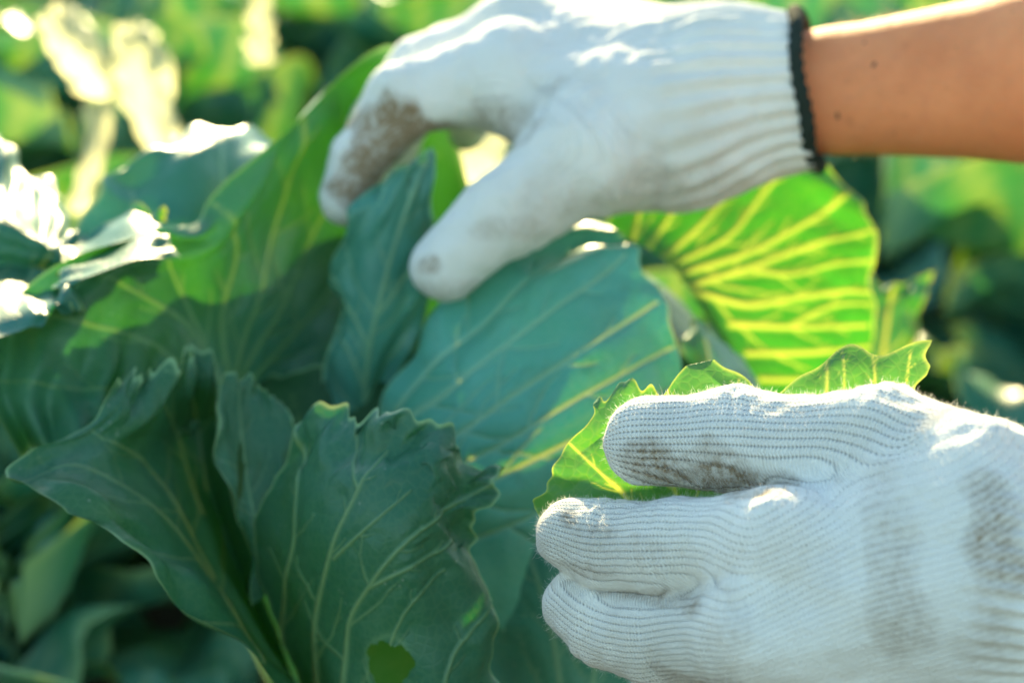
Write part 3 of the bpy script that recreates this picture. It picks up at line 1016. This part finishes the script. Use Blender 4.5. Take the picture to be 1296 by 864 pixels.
def subdivide(V, Q):
    E = np.concatenate([Q[:, [0, 1]], Q[:, [1, 2]], Q[:, [2, 3]], Q[:, [3, 0]]])
    Es = np.sort(E, 1)
    U, inv = np.unique(Es, axis=0, return_inverse=True)
    inv = inv.reshape(4, len(Q))
    nV, nE = len(V), len(U)
    V2 = np.concatenate([V, V[U].mean(1), V[Q].mean(1)])
    e = nV + inv
    c = nV + nE + np.arange(len(Q))
    Q2 = np.concatenate([np.stack([Q[:, 0], e[0], c, e[3]], 1), np.stack([Q[:, 1], e[1], c, e[0]], 1),
                         np.stack([Q[:, 2], e[2], c, e[1]], 1), np.stack([Q[:, 3], e[3], c, e[2]], 1)])
    return V2, Q2


def relax(V, Q, n=2):
    for _ in range(n):
        S = np.zeros_like(V)
        c = np.zeros(len(V))
        for a, b in ((0, 1), (1, 2), (2, 3), (3, 0)):
            np.add.at(S, Q[:, a], V[Q[:, b]])
            np.add.at(S, Q[:, b], V[Q[:, a]])
            np.add.at(c, Q[:, a], 1)
            np.add.at(c, Q[:, b], 1)
        V = 0.5 * V + 0.5 * S / c[:, None]
    return V


class Chain:
    def __init__(self, pts, rpx):
        C = np.array(pts, float)
        self.P = at(C[:, 0], C[:, 1], C[:, 2])
        self.r = np.array([mm(a, d) for a, d in zip(rpx, C[:, 2])])
        self.L = np.concatenate([[0], np.cumsum(np.linalg.norm(np.diff(self.P, axis=0), axis=1))])

    def sdf(self, V, k=0.004):
        return chain_sdf(V, self.P, self.r, k)

    def coords(self, V, across):
        """arc length along and turn around the chain"""
        D, A, T = [], [], []
        nseg = len(self.P) - 1
        e1 = None
        for i in range(nseg):
            a, b = self.P[i], self.P[i + 1]
            ax = (b - a) / np.linalg.norm(b - a)
            Ls = self.L[i + 1] - self.L[i]
            pa = V - a
            t = pa @ ax
            tc = np.clip(t, 0, Ls)
            D.append(np.linalg.norm(pa - tc[:, None] * ax, axis=1))
            A.append(self.L[i] + t)
            c = CAMP - self.P[0] if e1 is None else e1
            e1 = c - (c @ ax) * ax
            e1 /= np.linalg.norm(e1)
            e2 = np.cross(ax, e1)
            if e2 @ across < 0:
                e2 = -e2
            T.append(np.arctan2(pa @ e2, pa @ e1))
        D, A, T = np.array(D), np.array(A), np.array(T)
        W = np.exp(-(D - D.min(0)) / 0.0022)
        W /= W.sum(0)
        al = (W * A).sum(0)
        big = T[np.argmax(W, 0), np.arange(len(V))]
        T = np.where(np.abs(T - big) > 3.0, big, T)
        th = (W * T).sum(0)
        return al, th


def build_glove(name, palm, fingers, thumb, cuff, label, h, subs, dirts, cuff_from, wale=0.00155, stitch=0.00115, seed=0,
                folds=(), rib_n=34, knit_amp=0.00009, fuzz_n=16000, plain=0.0, rib_amp=0.00095):
    allc = palm + fingers + [thumb, cuff]
    pts = np.concatenate([c.P for c in allc])
    lo, hi = pts.min(0) - 0.035, pts.max(0) + 0.035

    def f(V):
        p = None
        for c in palm:
            s = c.sdf(V, 0.008)
            p = s if p is None else smin(p, s, 0.014)
        p = smin(p, cuff.sdf(V, 0.01), 0.016)
        fg = None
        for c in fingers:
            s = c.sdf(V, 0.004)
            fg = s if fg is None else smin(fg, s, 0.0012)
        a = smin(p, fg, 0.009)
        b = smin(p, thumb.sdf(V, 0.005), 0.018)
        return np.minimum(a, b)

    ax0, ax1 = cuff.P[0], cuff.P[-1]
    cax = (ax1 - ax0) / np.linalg.norm(ax1 - ax0)
    V, Q = surface_nets(f, lo, hi, h)
    V = relax(V, Q, 1)
    V = project(f, V, 2)
    for _ in range(subs):
        V, Q = subdivide(V, Q)
        V = project(f, V, 1)
    # cut the closed end of the cuff away
    t = (V - ax0) @ cax
    end = np.linalg.norm(ax1 - ax0)
    keep = t < end
    Q = Q[keep[Q].all(1)]
    used = np.zeros(len(V), bool)
    used[Q.ravel()] = True
    re = np.cumsum(used) - 1
    V, Q = V[used], re[Q]
    t = (V - ax0) @ cax
    N = grad(f, V)
    N /= np.linalg.norm(N, axis=1)[:, None]
    # knit lines: along and around every finger, over the back of the hand, along the cuff
    kn = palm[0].P[0], palm[-1].P[0]
    across = kn[1] - kn[0]
    across /= np.linalg.norm(across)
    hx = ax0 - 0.5 * (kn[0] + kn[1])
    hx /= np.linalg.norm(hx)
    across = across - (across @ hx) * hx
    across /= np.linalg.norm(across)
    al, ar, wt = np.zeros(len(V)), np.zeros(len(V)), np.zeros(len(V))
    ds = [c.sdf(V) for c in fingers + [thumb]]
    pd = None
    for c in palm + [cuff]:
        s = c.sdf(V)
        pd = s if pd is None else np.minimum(pd, s)
    dmin = np.minimum(np.min(ds, axis=0), pd)
    pal = -(V - 0.5 * (kn[0] + kn[1])) @ hx
    par = (V - kn[0]) @ across
    face = np.sum(N * (CAMP - V), 1) > 0
    for c, d in zip(fingers + [thumb], ds):
        a_, th = c.coords(V, across)
        f0 = c.L[1] if c is thumb else 0.0
        g_ = smoothstep(f0 * 0.55 - 0.006, f0 + 0.014, a_)
        w = np.exp(-(d - dmin) / 0.0035) * (g_ + 1e-4)
        r_ = th * 0.0118
        zone = face & (g_ > 0.1) & (g_ < 0.9) & (d < dmin + 0.004)
        if zone.sum() < 20:
            zone = d < dmin + 0.001
        al += w * (a_ + (pal - a_)[zone].mean())
        ar += w * (r_ + (par - r_)[zone].mean())
        wt += w
    w = np.exp(-(pd - dmin) / 0.0035)
    al += w * pal
    ar += w * par
    wt += w
    al /= wt
    ar /= wt
    pw = w / wt
    rib = smoothstep(cuff_from - 0.012, cuff_from + 0.012, t)
    ca, cth = cuff.coords(V, across)
    # relief: wales, ribs of the cuff, soft bagging of the cloth
    off = knit_amp * (np.abs(np.cos(math.pi * ar / wale)) ** 0.7) * (1 - rib) * (1 - 0.7 * pw)
    rp = 0.5 + 0.5 * np.cos(cth * rib_n)
    wob = 1 + 0.3 * Noise(seed + 3, 3, 16, 8, 30)(V)
    off += rib_amp * rp * rib * wob
    bag = Noise(seed, 3, 30, 12, 40)(V)
    # creases across the finger joints
    jn = Noise(seed + 21, 3, 20, 25, 70)(V)
    for c, d in zip(fingers + [thumb], ds):
        a_, th = c.coords(V, across)
        near = np.exp(-np.maximum(d - dmin, 0) / 0.002)
        for q in range(1, len(c.L) - 1):
            for g_, am in ((-0.0045, 0.8), (0.0, 1.0), (0.005, 0.7)):
                off -= 0.00055 * am * near * smoothstep(-0.6, 0.9, jn + 0.3 * math.sin(q * 7 + g_ * 900)) * \
                    np.exp(-((a_ + 0.0016 * np.sin(th * 1.7 + q) - c.L[q] - g_) / 0.0011) ** 2)
    off += 0.0007 * bag + 0.00018 * Noise(seed + 1, 3, 30, 60, 160)(V)
    for ft, amp, wid in folds:                       # rings where the cloth bunches
        wv = t + 0.004 * Noise(seed + 7, 3, 12, 6, 18)(V)
        off += amp * np.exp(-((wv - ft) / wid) ** 2)
    dirt = np.zeros(len(V))
    dn = Noise(seed + 9, 3, 30, 20, 90)(V)
    for px, py, d, rx, ry, s in dirts:
        c = at(px, py, d)
        q = V - c
        qx, qy = q @ RGT / mm(rx, d), q @ UPV / mm(ry, d)
        qz = q @ FWD / 0.03
        dirt = np.maximum(dirt, s * np.clip(1.15 - np.sqrt(qx ** 2 + qy ** 2 + qz ** 2) + 0.22 * dn, 0, 1) ** 0.55)
    Vd = V + N * off[:, None]
    o = mesh_obj(name, Vd, Q, M_GLOVE, attrs={'knit_along': al / stitch, 'knit_around': ar / wale, 'dirt': dirt, 'rib': np.maximum(np.maximum(rib, 0.72 * pw), plain)})
    o['label'] = label
    # lint: thousands of loose cotton fibres
    rg = np.random.default_rng(seed + 50)
    pick = rg.integers(0, len(Q), fuzz_n)
    base = Vd[Q[pick]].mean(1)
    nn = N[Q[pick, 0]]
    length = rg.gamma(2.2, 0.00042, fuzz_n) + 0.0004
    length[rg.random(fuzz_n) < 0.012] *= 1.9
    dr = nn * 0.8 + rg.normal(size=nn.shape) * 0.7
    wd = 0.000032
    p = base - nn * 0.0003
    rows = []
    for k_ in range(4):
        dr = dr / np.linalg.norm(dr, axis=1)[:, None]
        sd = np.cross(dr, nn + 0.01)
        sd /= np.linalg.norm(sd, axis=1)[:, None] + 1e-9
        rows += [p - sd * wd * (1 - 0.15 * k_), p + sd * wd * (1 - 0.15 * k_)]
        p = p + dr * (length * 0.33)[:, None]
        dr = dr + rg.normal(size=nn.shape) * 0.62
    FV = np.stack(rows, 1).reshape(-1, 3)
    b8 = np.arange(fuzz_n)[:, None] * 8
    FQ = np.concatenate([np.concatenate([b8 + 2 * j, b8 + 2 * j + 1, b8 + 2 * j + 3, b8 + 2 * j + 2], 1) for j in range(3)])
    fz = mesh_obj('cotton_lint', FV, FQ, M_FUZZ)
    fz['kind'] = 'stuff'
    return o, fz, (ax0, ax1, cax)


# ---- the lower (left) hand: back of the hand to the camera, thumb on top
lh_palm = [Chain([(985, 690, .560), (1250, 700, .548)], [66, 78]),
           Chain([(958, 795, .556), (1250, 750, .545)], [66, 80]),
           Chain([(985, 890, .566), (1255, 800, .552)], [62, 78]),
           Chain([(1020, 965, .580), (1260, 830, .565)], [56, 70])]
lh_f = [Chain([(985, 688, .560), (862, 695, .583), (775, 693, .600), (718, 676, .606)], [66, 65, 56, 49]),
        Chain([(958, 795, .556), (838, 806, .586), (770, 786, .602), (732, 762, .609)], [66, 58, 54, 48]),
        Chain([(985, 890, .566), (905, 900, .598), (862, 880, .614), (846, 858, .620)], [62, 56, 50, 45]),
        Chain([(1020, 965, .580), (960, 980, .610), (925, 965, .622), (910, 945, .626)], [56, 48, 44, 40])]
lh_t = Chain([(1235, 632, .560), (1100, 566, .578), (932, 558, .594), (824, 560, .600)], [108, 77, 66, 57])
lh_c = Chain([(1262, 745, .550), (1400, 765, .538), (1610, 800, .520)], [132, 118, 118])
lh, lh_z, lh_ax = build_glove(
    'glove', lh_palm, lh_f, lh_t, lh_c,
    'dusty white knitted glove on the lower hand, thumb laid along the leaf edge', 0.0017, 2,
    [(872, 592, .585, 70, 30, .72), (900, 606, .585, 130, 20, .75), (720, 655, .59, 10, 10, .5), (765, 672, .59, 30, 8, .35),
     (845, 755, .58, 75, 13, .55), (730, 722, .59, 50, 9, .35), (900, 848, .575, 90, 16, .5), (790, 690, .58, 60, 12, .15),
     (1010, 700, .535, 60, 90, .10), (1130, 720, .53, 34, 150, .26), (1140, 800, .525, 40, 70, .34), (1262, 700, .52, 42, 90, .48),
     (1262, 790, .52, 40, 80, .32), (920, 790, .55, 26, 70, .18)],
    cuff_from=0.004, seed=400, folds=((-0.028, 0.0009, 0.006), (-0.040, -0.0007, 0.006), (-0.003, -0.0010, 0.005)),
    rib_n=40, fuzz_n=110000)

# ---- the upper (right) hand: pinching a leaf between thumb and forefinger
rh_palm = [Chain([(650, 100, 0.835), (880, 140, 0.823)], [60, 80]), Chain([(668, 135, 0.827), (860, 150, 0.820)], [50, 84]),
           Chain([(655, 52, 0.860), (880, 105, 0.835)], [58, 78]),
           Chain([(690, 30, 0.880), (890, 100, 0.850)], [54, 74]),
           Chain([(725, 35, 0.897), (900, 110, 0.860)], [48, 66])]
rh_f = [Chain([(640, 92, 0.837), (512, 128, 0.833), (458, 200, 0.831), (438, 252, 0.829)], [62, 46, 36, 31]),
        Chain([(655, 52, 0.860), (530, 90, 0.870), (475, 160, 0.870), (462, 215, 0.863)], [58, 42, 36, 31]),
        Chain([(690, 30, 0.880), (570, 75, 0.900), (515, 140, 0.900), (500, 190, 0.890)], [54, 40, 34, 30]),
        Chain([(725, 35, 0.897), (640, 85, 0.923), (600, 130, 0.923), (590, 165, 0.915)], [48, 36, 31, 27])]
rh_t = Chain([(850, 175, 0.820), (742, 200, 0.807), (640, 268, 0.796), (563, 341, 0.792)], [86, 76, 53, 42])
rh_c = Chain([(880, 134, 0.833), (945, 121, 0.829), (1024, 113, 0.823)], [84, 96, 98])
rh, rh_z, rh_ax = build_glove(
    'glove', rh_palm, rh_f, rh_t, rh_c,
    'soiled white knitted glove with dark green cuff edge on the upper hand', 0.0020, 1,
    [(512, 172, 0.820, 70, 52, 1.3), (462, 225, 0.815, 42, 55, 1.2), (620, 165, 0.815, 62, 42, .5), (545, 335, 0.785, 14, 14, .6),
     (860, 235, 0.805, 190, 30, .24), (740, 268, 0.795, 100, 20, .25), (660, 290, 0.795, 66, 18, .3), (575, 370, 0.785, 50, 18, .3), (720, 120, .775, 60, 60, .06), (900, 190, .775, 120, 50, .08), (590, 60, .78, 60, 40, .1)],
    cuff_from=-0.008, seed=500, rib_n=30, wale=0.0016, fuzz_n=16000, knit_amp=0.00003, plain=0.75, rib_amp=0.0017)

# ------------------------------------------------------------------ the person wearing the gloves
def P3(px, py, d):
    return at(px, py, d)


r_wr, r_el = P3(900, 118, .831), P3(1990, 60, .745)
l_wr, l_el = lh_c.P[0], P3(2250, 900, .47)
sh_r = np.array([0.62, 0.80, 0.80])
sh_l = np.array([0.62, 0.44, 0.80])
hip = np.array([0.90, 0.62, 0.36])
neck = np.array([0.64, 0.62, 0.89])
headc = np.array([0.58, 0.62, 1.02])
BODY = [  # a, b, ra, rb
    (r_wr, P3(1060, 115, .823), mm(66, .825), mm(79, .823)), (P3(1060, 115, .823), P3(1296, 96, .801), mm(79, .823), mm(108, .801)),
    (P3(1296, 96, .801), r_el, mm(108, .801), 0.042), (r_el, sh_r, 0.042, 0.052),
    (l_wr, P3(1600, 795, .52), 0.024, 0.030), (P3(1600, 795, .52), l_el, 0.030, 0.042), (l_el, sh_l, 0.042, 0.052),
    (sh_r, sh_l, 0.055, 0.055), (sh_r * .5 + sh_l * .5, hip, 0.125, 0.14),
    (neck - np.array([0, 0, .06]), headc, 0.052, 0.05), (headc + np.array([0, 0, .04]), headc + np.array([-0.01, 0, -.03]), 0.088, 0.070),
    (headc + np.array([-0.088, 0, -.01]), headc + np.array([-0.100, 0, -.03]), 0.010, 0.014),
    (headc + np.array([0.01, .083, 0]), headc + np.array([0.01, .088, -.03]), 0.014, 0.010),
    (headc + np.array([0.01, -.083, 0]), headc + np.array([0.01, -.088, -.03]), 0.014, 0.010)]
for sy in (0.12, -0.12):
    kn_ = np.array([0.62, 0.62 + sy * 1.4, 0.10])
    an_ = np.array([1.02, 0.62 + sy * 1.2, 0.06])
    BODY += [(hip + np.array([0, sy * .7, 0]), kn_, 0.095, 0.062), (kn_, an_, 0.062, 0.042), (an_, an_ + np.array([0.06, 0, 0.10]), 0.04, 0.035)]


def body_f(grow=0.0, parts=None):
    def f(V):
        d = None
        for i, (a, b, ra, rb) in enumerate(BODY):
            if parts is not None and i not in parts:
                continue
            s = seg_sdf(V, np.asarray(a), np.asarray(b), ra + grow, rb + grow)
            d = s if d is None else smin(d, s, 0.004 if i < 6 else 0.018)
        return d
    return f


def build_body(name, mat, grow, parts, h, subs, attrs=None):
    ps = np.concatenate([[np.asarray(b[0]), np.asarray(b[1])] for i, b in enumerate(BODY) if parts is None or i in parts])
    f = body_f(grow, parts)
    V, Q = surface_nets(f, ps.min(0) - 0.18, ps.max(0) + 0.18, h)
    V = project(f, relax(V, Q, 1), 2)
    for _ in range(subs):
        V, Q = subdivide(V, Q)
        V = project(f, V, 1)
    A = {}
    if attrs:
        V, A = attrs(V)
    return mesh_obj(name, V, Q, mat, attrs=A)


def skin_attrs(V):
    m = np.zeros(len(V))
    return V, {'mole': m}


person = build_body('person', M_SKIN, 0.0, None, 0.011, 1, skin_attrs)
tag(person, 'person in white knitted gloves reaching both bare forearms in to open the cabbage', 'person')
for nm, grow, parts, mat in (('shirt', 0.012, (3, 6, 7, 8), M_SHIRT), ('trousers', 0.012, (14, 15, 17, 18), M_TROUSER)):
    build_body(nm, mat, grow, parts, 0.012, 0).parent = person
BODY.append((headc + np.array([0.03, 0, .06]), headc + np.array([0.045, 0, 0.0]), 0.088, 0.085))
build_body('hair', M_DARKHAIR, 0.0, (len(BODY) - 1,), 0.010, 1).parent = person

for g, z in ((lh, lh_z), (rh, rh_z)):
    g.parent = person
    z.parent = g

# moles: small raised spots on the forearm
def mole_disc(px, py, rad):
    f = body_f()
    p = P3(px, py, .76)
    for _ in range(30):
        d = (p - CAMP) / np.linalg.norm(p - CAMP)
        p = p + d * float(f(p[None])[0])
    n = grad(f, p[None])[0]
    n /= np.linalg.norm(n)
    s = np.cross(n, [0, 0, 1.0])
    s /= np.linalg.norm(s)
    t_ = np.cross(n, s)
    V, F = [p + n * 0.00030], []
    K = 12
    for rr, hh in ((0.5, 0.00025), (1.0, -0.00010)):
        for j in range(K):
            a = j * 2 * math.pi / K
            w_ = rad * rr * (1 + 0.2 * math.sin(2 * a + px))
            V.append(p + n * hh + w_ * (math.cos(a) * s + 1.3 * math.sin(a) * t_))
    for j in range(K):
        F.append((0, 1 + j, 1 + (j + 1) % K, 1 + (j + 1) % K))
    tri = [(0, 1 + j, 1 + (j + 1) % K) for j in range(K)]
    quad = [(1 + j, 1 + K + j, 1 + K + (j + 1) % K, 1 + (j + 1) % K) for j in range(K)]
    me = bpy.data.meshes.new('mole')
    me.from_pydata([tuple(x) for x in V], [], tri + quad)
    me.polygons.foreach_set('use_smooth', np.ones(len(me.polygons), dtype=bool))
    me.materials.append(M_MOLE)
    o = bpy.data.objects.new('mole', me)
    COL.objects.link(o)
    o.parent = person


M_MOLE = simple('mole_skin', (0.22, 0.075, 0.04), 0.6, var=0.3)
for px, py, rad in ((1094, 54, .0006), (1106, 82, .0008), (1060, 147, .0009), (1132, 170, .0004), (1210, 60, .0003)):
    mole_disc(px, py, rad)

# dark overlock edge of the upper cuff
def build_hem():
    ax0, ax1, cax = rh_ax
    c = CAMP - ax1
    e1 = c - (c @ cax) * cax
    e1 /= np.linalg.norm(e1)
    e2 = np.cross(cax, e1)
    R = rh_c.r[-1] + 0.0007
    n, m = 360, 10
    th = np.linspace(0, 2 * math.pi, n, endpoint=False)
    V = []
    for k in range(m):
        b = 2 * math.pi * k / m
        bump = 1 + 0.18 * np.abs(np.sin(th * 52 + 2 * np.sin(th * 7))) + 0.14 * np.sin(th * 13 + 1)
        rr = R + 0.0019 * math.cos(b) * bump
        z = 0.0028 * math.sin(b) * (1 + 0.15 * np.sin(th * 38 + b)) - 0.0008 + 0.0006 * np.sin(th * 5)
        V.append(ax1 + rr[:, None] * (np.cos(th)[:, None] * e1 + np.sin(th)[:, None] * e2) + z[:, None] * cax)
    V = np.stack(V, 1).reshape(-1, 3)
    i = np.arange(n)[:, None]
    j = np.arange(m)[None]
    F = np.stack([i * m + j, i * m + (j + 1) % m, ((i + 1) % n) * m + (j + 1) % m, ((i + 1) % n) * m + j], -1).reshape(-1, 4)
    o = mesh_obj('cuff_hem', V, F, M_HEM)
    o['label'] = 'dark green overlocked edge of the ribbed cuff'
    o.parent = rh


build_hem()


# fine hairs along the forearm
def arm_hair(n=2600):
    f = body_f(parts=(1, 2))
    rg = np.random.default_rng(77)
    s = rg.uniform(0, 1, n)
    a, b = P3(1050, 115, .823), P3(1420, 88, .79)
    ax = (b - a) / np.linalg.norm(b - a)
    e1 = np.array([0, 0, 1.0]) - ax[2] * ax
    e1 /= np.linalg.norm(e1)
    e2 = np.cross(ax, e1)
    th = rg.uniform(0, 2 * math.pi, n)
    V = a + s[:, None] * (b - a) + 0.03 * (np.cos(th)[:, None] * e1 + np.sin(th)[:, None] * e2)
    V = project(f, V, 4)
    N = grad(f, V)
    N /= np.linalg.norm(N, axis=1)[:, None]
    L = rg.uniform(0.003, 0.007, n)
    d = N * 0.45 - ax * 0.8 + rg.normal(size=V.shape) * 0.25
    d /= np.linalg.norm(d, axis=1)[:, None]
    sd = np.cross(d, rg.normal(size=V.shape))
    sd /= np.linalg.norm(sd, axis=1)[:, None]
    w = 0.00002
    p1 = V + d * L[:, None] * 0.5 + N * 0.0003
    p2 = V + d * L[:, None]
    FV = np.stack([V - sd * w, V + sd * w, p1 - sd * w, p1 + sd * w, p2 - sd * w * .4, p2 + sd * w * .4], 1).reshape(-1, 3)
    b6 = np.arange(n)[:, None] * 6
    FQ = np.concatenate([np.concatenate([b6, b6 + 1, b6 + 3, b6 + 2], 1), np.concatenate([b6 + 2, b6 + 3, b6 + 5, b6 + 4], 1)])
    o = mesh_obj('arm_hair', FV, FQ, M_HAIR)
    o['kind'] = 'stuff'
    o.parent = person


arm_hair()
